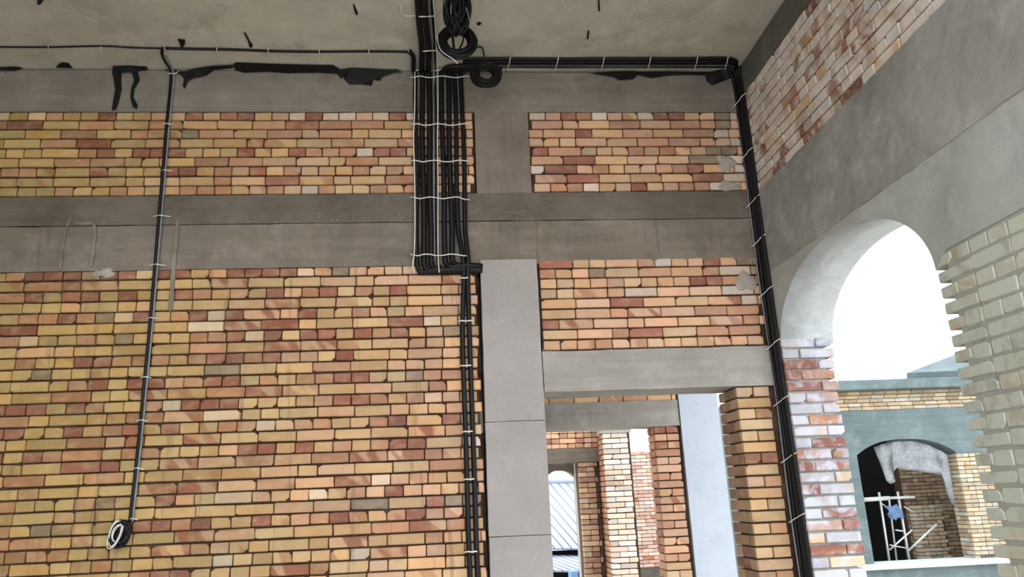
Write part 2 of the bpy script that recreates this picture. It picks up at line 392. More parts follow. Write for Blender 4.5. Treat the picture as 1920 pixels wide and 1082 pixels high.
# pier right of the doorway: front face and the reveal towards the opening
w = box('wall_back.004', 2.145, XR, YB + CORE, YB + TH - 0.10, 0, 2.335, M_MORTAR); thing(w, 'brick pier between the doorway and the corner cables', 'wall', kind='structure')
PR = ['pp', 'Y', 'yo', 'Y', 'yo', 'Y', 'rr', 'Y', 'po', 'Y', 'yy', 'Y', 'yo', 'Y', 'yy', 'P', 'oo', 'Y', 'yp', 'Y', 'oy']
lay(w, Vector((0, YB, 0)), 0, PR, 2.332, 0.0812, 2.128, 2.40, M_BRICK, lambda ch, u, z: pick(PAL_P, ch), None)
RV = ['or', 'rO', 'yo', 'oR', 'op', 'rY', 'oo', 'oY', 'rr', 'yO', 'yo', 'oY', 'ry', 'oR', 'oy', 'yO', 'rr', 'oY', 'yo', 'oO', 'rr']
RVr = [(r.upper() if i % 2 else r) if False else r for i, r in enumerate(RV)]
RVr = [('y' + r[0].upper()) if i % 2 == 0 else (r[0].upper() + 'o') for i, r in enumerate(RV)]
lay(w, Vector((2.13, YB + TH + 0.01, 0)), -math.pi / 2, RVr, 2.332, 0.0812, -0.0, 0.375, M_BRICK, lambda ch, u, z: pick(PAL_P, random.choice('yoopr')), None)

# concrete members of the back wall
def member(name, *a, label, cat='beam', **kw):
    o = rough_box(name, *a, **kw); return thing(o, label, cat, kind='structure')
member('beam', -6.5, XR, YB - 0.005, YB + TH, 4.614, ZC - 0.012, M_BEAM, label='grey top ring beam under the ceiling of the back wall', seed=1)
member('beam.001', -6.5, XR, YB - 0.008, YB + TH, 3.675, 3.905, M_BEAMD, label='darker upper pour of the tie beam across the back wall', seed=2, amp=0.005)
member('beam.002', -6.5, XR, YB + 0.004, YB + TH, 3.325, 3.672, M_BEAMT, label='board-marked lower pour of the tie beam across the back wall', seed=3)
member('column', 0.243, 0.675, YB - 0.004, YB + TH, 3.90, 4.62, M_COLUMNU, label='rough upper concrete column between the two brick bands', cat='column', seed=4)
zl1, zl2 = at(960, 790, YB - 0.02).z, at(970, 1005, YB - 0.02).z
member('column.001', 0.252, 0.682, YB - 0.022, YB + TH, zl1 + 0.002, 3.352, M_COLUMN, label='smooth pale concrete column beside the doorway', cat='column', seed=5, cell=0.09, amp=0.0025)
colo = bpy.data.objects['column.001']
rough_box('column_lift', 0.250, 0.683, YB - 0.024, YB + TH, zl2 + 0.002, zl1 - 0.002, M_COLUMN, colo, 0.09, 0.0025, 15)
rough_box('column_lift', 0.252, 0.682, YB - 0.022, YB + TH, 0, zl2 - 0.002, M_COLUMN, colo, 0.09, 0.0025, 25)
member('lintel', 0.69, XR, YB - 0.012, YB + TH, 2.335, 2.636, M_LINTEL, label='pale concrete lintel over the doorway in the back wall', cat='lintel', seed=6)

# right wall
def rcore(name, y0, y1, z0, z1, label, mat):
    o = box(name, XR + CORE, XR + TH, y0, y1, z0, z1, mat); return thing(o, label, 'wall', kind='structure')
member('beam.003', XR - 0.004, XR + TH, 1.2, YB + TH, 4.735, ZC - 0.012, M_RDARK, label='dark top beam along the right wall under the ceiling', seed=7)
w = rcore('wall_right', 1.2, YB, 3.85, 4.74, 'upper brick band of the right wall, whitened with mortar', M_MORTARG)
WW = dict(w=5.5, y=1.6, p=2.2, o=1.4, r=1.5)
rows = [rand_row('S' if i % 3 else 'H', 14 if i % 3 else 24, WW) for i in range(11)]
lay(w, Vector((XR, YB, 0)), -math.pi / 2, rows, 4.738, 0.0805, 0.0, 3.1, M_BRICKW, lambda ch, u, z: pick(PAL_S, ch), [random.uniform(-0.2, 0) for _ in rows], jy=0.004)
member('beam.004', XR - 0.006, XR + TH, 1.2, YB + TH, 3.192, 3.858, M_RBEAM, label='mottled concrete beam on the right wall above the arch', seed=8, amp=0.006)
# arch block: opening y 3.46..5.30, springing 2.62, crown 3.15
AY, AW, AZ, AR = 4.385, 0.925, 2.62, 0.535
Y0, Y1, Z0, Z1 = 1.2, YB + TH, 2.62, 3.212
N = 40
arc = [(AY + AW * math.cos(math.pi * i / N), AZ + AR * math.sin(math.pi * i / N)) for i in range(N + 1)]
V, F = [], []
for xx in (XR - 0.002, XR + TH + 0.02):
    V += [(xx, y, z) for y, z in arc] + [(xx, y, Z1) for y, z in arc]
    V += [(xx, Y1, Z0), (xx, Y1, Z1), (xx, Y0, 2.74), (xx, Y0, Z1), (xx, 3.36, 2.70)]
n1 = N + 1; S = 2 * n1 + 5
for s, off in ((0, 0), (1, S)):
    for i in range(N):
        q = (off + i, off + i + 1, off + n1 + i + 1, off + n1 + i); F.append(q if s == 0 else q[::-1])
    q = (off + 0, off + n1, off + 2 * n1 + 1, off + 2 * n1); F.append(q if s == 0 else q[::-1])
    q = (off + N, off + 2 * n1 + 4, off + 2 * n1 + 2, off + 2 * n1 + 3, off + n1 + N); F.append(q if s == 0 else q[::-1])
for i in range(N): F.append((i, S + i, S + i + 1, i + 1))
F.append((0, 2 * n1, S + 2 * n1, S)); F.append((N, S + N, S + 2 * n1 + 4, 2 * n1 + 4)); F.append((2 * n1 + 4, S + 2 * n1 + 4, S + 2 * n1 + 2, 2 * n1 + 2))
a = obj('arch', mesh('arch', V, F), M_ARCH); a.data.materials.append(M_SOFFIT)
for p in a.data.polygons[-(N + 3):-3]: p.material_index = 1
thing(a, 'smooth plastered arch head over the opening in the right wall', 'arch', kind='structure')
for p in a.data.polygons[-(N + 3):-3]: p.use_smooth = True
# strip between far jamb and corner, and the whitened brick jamb
w = box('wall_right.001', XR, XR + TH - 0.06, 5.325, YB + TH, 0, 2.62, M_RBEAM); thing(w, 'far jamb of the arched opening in salt-whitened red brick', 'wall', kind='structure')
JM = []
JK = ['ww', 'ww', 'rw', 'ro', 'rp', 'wp', 'ww', 'wo', 'ww', 'wr', 'or', 'rr', 'wy', 'rw', 'ww', 'wr', 'pr', 'yw', 'rr', 'wy', 'ww']
for i, k in enumerate(JK): JM.append((k[0] + k[1].upper()) if i % 2 else (k[0].upper() + k[1]))
lay(w, Vector((0, 5.302, 0)), 0, JM, 2.665, 0.0812, XR - 0.012, XR + TH + 0.015, M_BRICKJ, lambda ch, u, z: pick(dict(PAL_S, r=(146, 104, 98), o=(164, 128, 116), p=(176, 152, 150), w=(188, 190, 202)), ch), None, jy=0.006, gap=0.0125)
# near side: lower bricks ending in a toothed edge at the opening
w = box('wall_right.002', XR + 0.005, XR + TH, 1.2, 3.37, 0, 2.715, M_MORTARL); thing(w, 'grey plaster-smeared lower brickwork of the right wall, near side of the arch', 'wall', kind='structure')
rows = [rand_row('S' if i % 2 else 'H', 8 if i % 2 else 16, dict(g=3, w=2, y=2, p=1)) for i in range(24)]
PAL_G = dict(g=(176, 178, 166), w=(196, 200, 188), y=(186, 180, 160), p=(184, 174, 160))
lay(w, Vector((XR, 3.46, 0)), -math.pi / 2, rows, 2.70, 0.0815, 0.0, 1.5, M_BRICKG, lambda ch, u, z: pick(PAL_G, ch), None, jy=0.003, gap=0.009, edge=0.78)

# ------------------------------------------------------------------ rooms beyond the doorway
Y2 = 7.8
def k2(X): return X * 0.907
w = box('wall_inner.002', -6.5, 0.95, Y2, Y2 + 0.27, -0.3, ZC, M_MORTAR); thing(w, 'unseen rest of the corridor wall, added to darken the corridor', 'wall', kind='structure')  # unseen extension of the wall, added to make the corridor darker
w = box('wall_inner.003', -6.5, -6.3, YB + TH, Y2, 0, ZC, M_MORTAR); thing(w, 'unseen left end wall added to keep light out of the corridor', 'wall', kind='structure')  # unseen closure, added to cut light from the left
w = box('wall_inner', 0.3, 2.40, Y2 + CORE, Y2 + 0.27, 2.525, 3.6, M_MORTAR); thing(w, 'brickwork above the second beam seen through the doorway', 'wall', kind='structure')
lay(w, Vector((0, Y2, 0)), 0, ['YOPYPYYPY', 'ypopyyropyyopyyp', 'YPYYPOYYP'], 2.76, 0.079, 0.5, 2.385, M_BRICK, lambda ch, u, z: pick(PAL_R, ch), None)
member('beam.005', 0.3, 2.395, Y2 - 0.01, Y2 + 0.27, 2.26, 2.53, M_LINTEL, label='second concrete beam seen through the doorway', seed=9)
w = box('wall_inner.001', 2.125, 2.395, Y2 + CORE, Y2 + 0.255, 0, 2.26, M_MORTAR); thing(w, 'red brick pier beside the pale column beyond the doorway', 'wall', kind='structure')
P2 = ['rr', 'pp', 'rp', 'O', 'pp', 'P', 'oo', 'O', 'yo', 'M', 'pp', 'O', 'op', 'P', 'pp', 'P', 'po', 'Y', 'yy', 'P', 'pp', 'O']
lay(w, Vector((0, Y2, 0)), 0, P2, 2.262, 0.079, 2.113, 2.395, M_BRICK, lambda ch, u, z: pick(PAL_R, ch), None)
lay(w, Vector((2.113, Y2 + 0.275, 0)), -math.pi / 2, ['O' if i % 2 else 'or' for i in range(22)], 2.262, 0.079, 0.0, 0.26, M_BRICK, lambda ch, u, z: pick(PAL_R, random.choice('orro'), 0.5, PAL_L), None)
member('column.002', 2.405, 2.825, Y2 - 0.02, Y2 + 0.26, 0, 4.3, M_PALE, label='pale bluish concrete column standing beyond the doorway', cat='column', seed=10, cell=0.12, amp=0.002)

Y3 = 12.0
def k3(px, py): return at(px, py, Y3)
zt, zb = k3(1100, 811).z, k3(1100, 840).z; xr3 = k3(1122, 830).x
w = box('wall_inner.004', 0.9, xr3, Y3 + CORE, Y3 + 0.3, zb, zt + 0.9, M_MORTAR); thing(w, 'short brick band over the dark beam far beyond the doorway', 'wall', kind='structure')
lay(w, Vector((0, Y3, 0)), 0, [rand_row('H', 16, dict(y=2, o=2, p=2, r=1)) for _ in range(7)], zb + 0.079 * 7, 0.079, 1.2, xr3, M_BRICK, lambda ch, u, z: pick(PAL_R, ch), None)
zb2 = k3(1100, 866).z
member('beam.006', 0.9, xr3, Y3 - 0.01, Y3 + 0.3, zb2, zb, M_BEAMD, label='dark concrete beam far beyond the doorway', seed=11, cell=0.15)
xa = k3(1086, 900).x
w = box('brick_pillar', xa + 0.01, xr3 - 0.06, Y3 + CORE, Y3 + 0.36, -0.3, zb2, M_MORTAR); thing(w, 'brown brick pier beside the far arched door', 'pillar', kind='structure')
lay(w, Vector((0, Y3, 0)), 0, ['op' if i % 3 else 'Yo' for i in range(26)], zb2, 0.079, xa, xr3 - 0.05, M_BRICK, lambda ch, u, z: pick(dict(o=(168, 138, 116), y=(184, 162, 132), r=(146, 112, 98), p=(180, 156, 136)), random.choice('oyrpo')), None)
# the pillar with daylight painted white on its front, and the pink one behind
Y4 = 11.6
xl, xq = at(1131, 830, Y4).x, at(1183, 830, Y4).x; zt4 = at(1150, 812, Y4).z
w = box('brick_pillar.001', xl + 0.01, xq - 0.01, Y4 + CORE, Y4 + 0.90, -0.3, zt4, M_MORTAR); thing(w, 'brick pillar beyond the doorway, daylight painted white on its front', 'pillar', kind='structure')
PAL_W = dict(w=(220, 216, 208), y=(212, 202, 188), p=(208, 192, 182), o=(184, 140, 124), r=(170, 120, 104), g=(150, 146, 140), m=(200, 170, 158))
lay(w, Vector((0, Y4, 0)), 0, ['Ww' if i % 2 else 'wW' for i in range(30)], zt4, 0.079, xl, xq, M_BRICK, lambda ch, u, z: pick(PAL_W, random.choice('wwwyp')), None)  # front bricks whitened to stand for skylight
lay(w, Vector((xl - 0.002, Y4 + 0.37, 0)), -math.pi / 2, ['oOOo' if i % 2 else 'OoOo' for i in range(30)], zt4, 0.079, -0.52, 0.355, M_BRICK, lambda ch, u, z: pick(PAL_R, random.choice('oro'), 0.5, PAL_L), None)  # darker, redder bricks paint the shade on the left side
box('pillar_cap', xl - 0.02, xq + 0.01, Y4 - 0.01, Y4 + 0.36, zt4, zt4 + 0.25, M_LINTEL, w)
Y5 = 17.5
xl5, xq5 = at(1150, 870, Y5).x, at(1246, 870, Y5).x; zt5 = at(1195, 847, Y5).z
w = box('brick_pillar.002', xl5, xq5 - 0.01, Y5 + CORE, Y5 + 0.4, -0.3, zt5, M_MORTARG); thing(w, 'pinkish brick pillar farthest back, under the patch of sky', 'pillar', kind='structure')
lay(w, Vector((0, Y5, 0)), 0, [rand_row('S', 4, dict(p=4, w=3, r=0.6, y=1)) if i % 2 else 'p' + rand_row('S', 4, dict(p=4, w=3, r=0.6)) for i in range(32)], zt5, 0.079, xl5, xq5, M_BRICK, lambda ch, u, z: pick(dict(PAL_W, p=(214, 176, 164), w=(222, 204, 196)), ch), None)
# far arched door and the neighbour's metal roof
Y6 = 12.9
pL, pR = at(1022, 900, Y6), at(1091, 900, Y6)
post = box('door_post', at(1077, 900, Y6).x, at(1089, 900, Y6).x, Y6 - 0.15, Y6 + 0.1, -0.3, at(1080, 866, Y6).z, M_LINTEL); thing(post, 'grey concrete post on the right of the far arched door', 'post', kind='structure')
def arch_plate(name, x0, x1, zs, rise, ztop, y0, y1, mat):
    n = 20; V = []; F = []
    for y in (y0, y1):
        for i in range(n + 1):
            t = i / n; s = 2 * t - 1; V.append((x0 + (x1 - x0) * t, y, zs + rise * (1 - abs(s) ** 2.6)))
        for i in range(n + 1): V.append((x0 + (x1 - x0) * i / n, y, ztop))
    k = n + 1
    for i in range(n):
        F.append((i, i + 1, k + i + 1, k + i)); F.append((2*k + i + 1, 2*k + i, 3*k + i, 3*k + i + 1))
        F.append((i + 1, i, 2*k + i, 2*k + i + 1)); F.append((k + i, k + i + 1, 3*k + i + 1, 3*k + i))
    F += [(0, k, 3*k, 2*k), (n, 2*k + n, 3*k + n, k + n)]
    return obj(name, mesh(name, V, F), mat)
a = arch_plate('arch.001', at(1022, 890, Y6).x, at(1080, 890, Y6).x, at(1052, 897, Y6).z, at(1052, 882, Y6).z - at(1052, 897, Y6).z, at(1052, 866, Y6).z + 0.4, Y6, Y6 + 0.3, M_BEAMD)
thing(a, 'dark arched head of the far door in front of the sheet roof', 'arch', kind='structure')

def sheet(name, quad, mat, parent=None, th=0.05):
    q = [Vector(p) for p in quad]; nrm = (q[1] - q[0]).cross(q[3] - q[0]).normalized() * th
    V = q + [p + nrm for p in q]
    return obj(name, mesh(name, V, [(3,2,1,0),(4,5,6,7),(0,1,5,4),(1,2,6,5),(2,3,7,6),(3,0,4,7)]), mat, parent)
def metal_roof(name, pxs, Ylow, Yhigh, label, nrib, slant):
    (xa, yl), (xb, yh) = pxs
    A, B = at(xa, yl, Ylow), at(xb, yl, Ylow); D, C_ = at(xa, yh, Yhigh), at(xb, yh, Yhigh)
    ext = (B - A) * 0.6; A -= ext; B += ext; ext2 = (C_ - D) * 0.6; D -= ext2; C_ += ext2
    r = sheet(name, (A, B, C_, D), M_ROOF); thing(r, label, 'roof', 'pale blue sheet roofs beyond the far door', 'structure')
    nr = (B - A).cross(D - A).normalized()
    if nr.z < 0: nr = -nr
    for i in range(-nrib, 2 * nrib):
        t = i / nrib; p0, p1 = A.lerp(B, t + slant), D.lerp(C_, t)
        lo, hi = 0.0, 1.0
        # clip the rib to the sheet in the across direction
        if p0 == p1: continue
        a0, a1 = t + slant, t
        def cl(v): return min(1, max(0, (v - a0) / (a1 - a0))) if a1 != a0 else 0
        if max(a0, a1) < 0 or min(a0, a1) > 1: continue
        s0, s1 = sorted((cl(0), cl(1)))
        if s1 - s0 < 0.05: continue
        q0, q1 = p0.lerp(p1, s0) + nr * 0.03, p0.lerp(p1, s1) + nr * 0.03
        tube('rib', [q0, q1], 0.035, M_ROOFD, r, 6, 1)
    return r
ro = metal_roof('metal_roof', ((1030, 1031), (1088, 905)), 24.0, 28.5, 'larger pale blue ribbed sheet roof through the far door, above the gutter', 8, 0.85)
tube('ridge_cap', [at(1015, 904, 28.4), at(1095, 903, 28.4)], 0.10, M_ROOF, ro, 8, 1)
w = box('roof_wall', at(1000, 1040, 24.3).x - 1, at(1100, 1040, 24.3).x + 1, 24.25, 24.6, 0.0 - 3, at(1050, 1033, 24.3).z, M_DARK); thing(w, 'dark eave wall between the two sheet roofs', 'wall', kind='structure')
ro2 = metal_roof('metal_roof.001', ((1030, 1073), (1088, 1044)), 22.0, 24.2, 'smaller lower sheet roof below the dark eave', 8, 0.6)
w = box('chimney', at(1068, 1072, 21.5).x, at(1082, 1072, 21.5).x, 21.3, 21.8, -2, at(1070, 1070, 21.5).z, M_BLUE, None, 0.02); thing(w, 'small grey blue vent box at the lower sheet roof edge', 'vent')

# ------------------------------------------------------------------ the wing across the yard, through the arch
YE = 14.0
def e(px, py, Y=YE): return at(px, py, Y)
xL, xO0, xO1, xRr = 6.6, e(1606, 850).x, e(1792, 850).x, 13.5
zs, zc = e(1700, 850).z, e(1700, 823).z
zl, zbt, zco, zct = e(1700, 767).z, e(1700, 731).z, e(1700, 731).z, e(1700, 713).z
a = arch_plate('lintel.001', xO0, xO1, zs, zc - zs, zl, YE, YE + 0.4, M_OUTC); thing(a, 'bluish concrete lintel with a shallow arch on the wing across the yard', 'lintel', kind='structure')
l1 = box('lintel_end', xL, xO0, YE, YE + 0.4, zs, zl, M_OUTC, a); l2 = box('lintel_end', xO1, xRr, YE, YE + 0.4, zs - 0.04, zl, M_OUTC, a)
w = box('wall_outer', xL, xRr, YE + CORE, YE + 0.4, zl, zbt, M_MORTARG); thing(w, 'pale brick band under the cornice of the wing across the yard', 'wall', kind='structure')
nrow = max(4, round((zbt - zl) / 0.077)); ph = (zbt - zl) / nrow
PAL_E = dict(y=(184, 172, 146), p=(178, 164, 146), w=(190, 184, 168), o=(166, 146, 122))
lay(w, Vector((0, YE, 0)), 0, [rand_row('S', 24, dict(y=3, p=2, w=2, o=1)) for _ in range(nrow)], zbt, ph, 7.0, 11.5, M_BRICK, lambda ch, u, z: pick(PAL_E, ch), [7.0 - random.uniform(0, 0.2) for _ in range(nrow)])
w = box('cornice', xL, xRr, YE - 0.25, YE + 0.4, zco, zct, M_OUTC, None, 0.01); thing(w, 'grey concrete cornice slab of the wing across the yard', 'cornice', kind='structure')
w = box('wall_outer.001', xO1 + 0.01, xRr, YE + CORE, YE + 0.36, -0.3, zs - 0.04, M_MORTARG); thing(w, 'pale brick pier right of the sheeted opening across the yard', 'wall', kind='structure')
lay(w, Vector((0, YE, 0)), 0, [rand_row('S' if i % 2 else 'H', 5 if i % 2 else 9, dict(y=3, p=1, w=3, g=1)) for i in range(32)], zs - 0.04, 0.077, xO1, xO1 + 1.0, M_BRICK, lambda ch, u, z: pick(dict(PAL_E, g=(176, 178, 160)), ch), None, bot=e(1740, 1052).z)
lay(w, Vector((xO1 - 0.002, YE + 0.37, 0)), -math.pi / 2, ['wW' if i % 2 else 'Ww' for i in range(32)], zs - 0.04, 0.077, 0, 0.36, M_BRICK, lambda ch, u, z: pick(dict(PAL_E, g=(176, 178, 160)), random.choice('ywpo')), None)
zsl = e(1740, 1052).z
w = box('sill', xL, xRr, YE - 0.12, YE + 0.4, zsl - 0.10, zsl, M_PALE, None, 0.01); thing(w, 'pale concrete sill under the sheeted opening across the yard', 'sill', kind='structure')
w = box('wall_outer.002', xL, xRr, YE, YE + 0.38, -3.4, zsl - 0.10, M_OUTC); thing(w, 'grey plinth wall below the sill across the yard', 'wall', kind='structure')
w = box('wall_outer.003', xL, xO0, YE, YE + 0.38, zsl, zs, M_OUTC); thing(w, 'pier of the wing hidden behind the arch jamb', 'wall', kind='structure')
# roof slab sloping up behind the cornice
A, B, C_, D = e(1700, 714, YE + 0.6), e(1860, 706, YE + 0.6), e(1860, 650, YE + 3.5), e(1795, 680, YE + 2.2)
w = sheet('roof_slab', (A, B, C_, D), M_OUTC, None, 0.16); thing(w, 'sloping concrete roof slab rising behind the cornice', 'roof', kind='structure')
# inside of that opening: black walls paint the room's shade, before them a brown brick cross wall
w = box('room_back', xL, xRr, YE + 4.0, YE + 4.1, -0.4, zct, M_DARK); thing(w, 'back wall inside the sheeted opening, painted black for shade', 'wall', kind='structure')
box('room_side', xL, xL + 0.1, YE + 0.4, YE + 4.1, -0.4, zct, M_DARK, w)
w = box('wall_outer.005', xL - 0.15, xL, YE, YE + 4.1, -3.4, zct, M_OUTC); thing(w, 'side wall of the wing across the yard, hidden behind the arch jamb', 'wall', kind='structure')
YI = YE + 1.8
xi0 = at(1700, 960, YI).x
w = box('wall_outer.004', xi0, xRr, YI + CORE, YI + 0.3, -0.4, zct - 0.1, M_MORTAR); thing(w, 'brown brick cross wall inside the sheeted opening', 'wall', kind='structure')
lay(w, Vector((0, YI, 0)), 0, [rand_row('S' if i % 2 else 'H', 7 if i % 2 else 13, dict(y=2, o=2, r=1, p=2)) for i in range(28)], at(1740, 868, YI).z, 0.077, xi0, xi0 + 1.6, M_BRICK, lambda ch, u, z: pick(dict(y=(176, 158, 134), p=(170, 150, 132), o=(154, 132, 112), r=(134, 112, 96)), ch), None)

xi1, xi2 = at(1716, 1000, YI - 0.13).x, at(1776, 1000, YI - 0.13).x
w = box('brick_pillar.003', xi1 + 0.02, xi2 - 0.02, YI - 0.11, YI, -0.4, at(1740, 947, YI - 0.13).z, M_MORTAR); thing(w, 'pale low brick pier standing before the brown cross wall', 'pillar', kind='structure')
lay(w, Vector((0, YI - 0.13, 0)), 0, [rand_row('S' if i % 2 else 'H', 3 if i % 2 else 5, dict(y=2, p=2, w=2)) for i in range(22)], at(1740, 947, YI - 0.13).z, 0.077, xi1, xi2, M_BRICK, lambda ch, u, z: pick(dict(y=(202, 190, 168), p=(196, 180, 162), w=(208, 200, 184)), ch), None)
# grey sheet of burlap hung from the arch
def cloth(name, outline_top, outline_bot, Y, mat):
    n = len(outline_top); rows_ = 8; V = []; F = []
    for side in (0, 1):
        for j in range(rows_ + 1):
            for i in range(n):
                t = j / rows_; px = outline_top[i][0] + (outline_bot[i][0] - outline_top[i][0]) * t; py = outline_top[i][1] + (outline_bot[i][1] - outline_top[i][1]) * t
                dy = 0.045 * math.sin(i * 2.4 + j * 0.25) + 0.02 * math.sin(i * 0.8 + j * 1.3)
                V.append(at(px, py, Y + dy + side * 0.02))
    k = (rows_ + 1) * n
    for s in (0, 1):
        for j in range(rows_):
            for i in range(n - 1):
                q = (s*k + j*n + i, s*k + j*n + i + 1, s*k + (j+1)*n + i + 1, s*k + (j+1)*n + i); F.append(q if s else q[::-1])
    for i in range(n - 1):
        F.append((i, i + 1, k + i + 1, k + i)); F.append((rows_*n + i + 1, rows_*n + i, k + rows_*n + i, k + rows_*n + i + 1))
    for j in range(rows_):
        F.append(((j+1)*n, j*n, k + j*n, k + (j+1)*n)); F.append((j*n + n - 1, (j+1)*n + n - 1, k + (j+1)*n + n - 1, k + j*n + n - 1))
    me = mesh(name, V, F, True); return obj(name, me, mat)
top = [(1638, 837), (1645, 834), (1653, 831), (1663, 828), (1673, 826), (1684, 825), (1695, 824), (1706, 825), (1718, 826), (1730, 829), (1742, 833), (1753, 838), (1763, 843), (1770, 847), (1776, 851)]
bot = [(1655, 882), (1662, 902), (1670, 908), (1679, 903), (1674, 886), (1681, 878), (1695, 880), (1709, 882), (1722, 883), (1736, 886), (1750, 888), (1766, 892), (1776, 925), (1785, 948), (1791, 946)]
cl = cloth('burlap_sheet', [(x, y + 2) for x, y in top], bot, YE + 0.09, M_CLOTH); thing(cl, 'torn grey burlap sheet hanging from the shallow arch across the yard', 'sheet')
# scaffold
YS = YE + 0.75
sc0 = at(1690, 1050, YS)
s_ = empty('scaffold', (sc0.x, sc0.y, 0.0), 'white tubular scaffold standing in the sheeted opening across the yard', 'scaffold')
def sp_(name, a, b, r=0.022, ya=YS, yb=None):
    o = tube(name, [at(*a, ya), at(*b, yb or ya)], r, M_STEEL, None, 8, 1); o.parent = s_; o.matrix_parent_inverse = Matrix.Translation(-s_.location); return o
sp_('pole', (1648, 923), (1671, 1075)); sp_('pole', (1667, 935), (1684, 1075), 0.018, YS + 0.6); sp_('pole', (1683, 922), (1709, 1075))
sp_('crossbar', (1610, 938), (1668, 934), 0.04); sp_('crossbar', (1668, 934), (1715, 932), 0.025); sp_('crossbar', (1679, 994), (1694, 996), 0.014); sp_('crossbar', (1668, 1022), (1700, 1028), 0.012)
sp_('brace', (1668, 1031), (1710, 994), 0.016); sp_('brace', (1704, 1032), (1756, 983), 0.02); sp_('brace', (1653, 944), (1676, 961), 0.012); sp_('brace', (1695, 950), (1712, 960), 0.012)
V = []; F = []
cpt = at(1679, 961, YS - 0.05)
for i in range(7):
    for j in range(6):
        V.append(cpt + Vector(((i - 3) * 0.05 + 0.03 * math.sin(j * 2.1), 0.05 * math.sin(i * 2.3 + j * 1.7), (j - 2.5) * 0.055 * (1 - 0.25 * abs(i - 3) / 3) + 0.03 * math.sin(i * 1.9))))
k = len(V); V += [v + Vector((0, 0.015, 0)) for v in V]
for i in range(6):
    for j in range(5):
        a0 = i * 6 + j; F.append((a0, a0 + 6, a0 + 7, a0 + 1)); F.append((k + a0 + 1, k + a0 + 7, k + a0 + 6, k + a0))
for i in range(6): F.append((i*6 + 6, i*6, k + i*6, k + i*6 + 6)); F.append((i*6 + 5, i*6 + 11, k + i*6 + 11, k + i*6 + 5))
for j in range(5): F.append((j, j + 1, k + j + 1, k + j)); F.append((37 - 1 + j, k + 36 + j, k + 37 + j, 37 + j))
b_ = obj('plastic_sheet', mesh('plastic_sheet', V, F, True), M_BLUE); thing(b_, 'crumpled blue plastic sheet caught on the scaffold poles', 'sheet')

# ------------------------------------------------------------------ cables
YW = YB - 0.02
names_ord = ['first', 'second', 'third', 'fourth', 'fifth', 'sixth', 'seventh', 'eighth', 'ninth', 'tenth', 'eleventh', 'twelfth']
def strap(pts, label, group, r=0.0035):
    o = tube('cable_tie', pts, r, M_WHITE, None, 6, 4); return thing(o, label, 'cable tie', group)
# eight runs down the upper wall
cx300 = [780.5, 793, 806, 818, 830.8, 843.8, 856, 869.5]
XS = [at(p, 300, YW).x for p in cx300]; RS = [0.0190, 0.0225, 0.0225, 0.010, 0.0210, 0.0225, 0.0180, 0.0195]
zB = at(820, 513, YW).z
ends = at(899, 505, YW).x + 0.02
for i, (x, r) in enumerate(zip(XS, RS)):
    yy = YW - 0.004
    zt_ = 4.93
    wob = lambda z: 0.004 * math.sin(z * 5 + i * 1.7)
    zz = [zt_ - 0.15 * k for k in range(11)]
    pts = [Vector((x + wob(z), yy, z)) for z in zz if z > 3.46]
    zi = zB + 0.012 + 0.0085 * i
    if i == 0: head = [atz(768, 97, ZC - 0.024), atz(775, 108, ZC - 0.024), Vector((x - 0.015, yy - 0.03, 4.965))]
    elif i in (1, 2): 
        q0 = atz(783 if i == 1 else 796, 0, ZC - 0.030); head = [q0 + (q0 - atz(791 if i == 1 else 804, 90, ZC - 0.030)) * 0.5, q0, atz(786 if i == 1 else 799, 45, ZC - 0.030), atz(791 if i == 1 else 804, 90, ZC - 0.030), Vector((x, yy - 0.06, 4.965))]
    elif i == 3:
        q0 = atz(809.5, 0, ZC - 0.012); head = [q0, atz(811, 30, ZC - 0.012), atz(815, 80, ZC - 0.012), Vector((x, yy - 0.05, 4.975))]
    else: head = [Vector((at(885, 116, YW).x + 0.1 + 0.02 * i, yy - 0.05 - 0.03 * (7 - i) * 0.3, 4.965)), Vector((x + 0.10, yy - 0.05 - 0.01 * (7 - i), 4.965)), Vector((x + 0.02, yy - 0.03, 4.955))]
    if i < 6: tail = [Vector((x, yy, zi + 0.09)), Vector((x + 0.008, yy, zi + 0.03)), Vector((x + 0.05, yy - 0.003 * i, zi)), Vector((max(x + 0.12, ends - 0.15), yy - 0.003 * i, zi)), Vector((ends, yy + 0.01, zi))]
    else:
        pts2 = [(869.5, 530), (867, 611), (869, 700), (872.5, 800), (875.5, 900), (878, 1000), (882, 1100)] if i == 6 else [(877, 530), (879.5, 611), (882.5, 700), (886, 800), (889.5, 900), (892.5, 1000), (896, 1100)]
        tail = [Vector((x + (0.03 if i == 6 else 0.012), yy - 0.02, zB + 0.1))] + [at(px, py, YW) + Vector((0, -0.008, 0)) for px, py in pts2]
    lab = f'black cable down the upper wall, {names_ord[i]} from the left of the wide bundle'
    if i == 3: lab = 'thin black cable in the middle of the wide wall bundle'
    if i >= 6: lab = 'long black cable down to the bottom beside the column, ' + ('left of the pair' if i == 6 else 'right of the pair')
    o = tube('cable', head + pts + tail, r if i < 6 else 0.0185, M_BLACK, None, 8, 5)
    thing(o, lab, 'cable', 'black cables down the back wall')
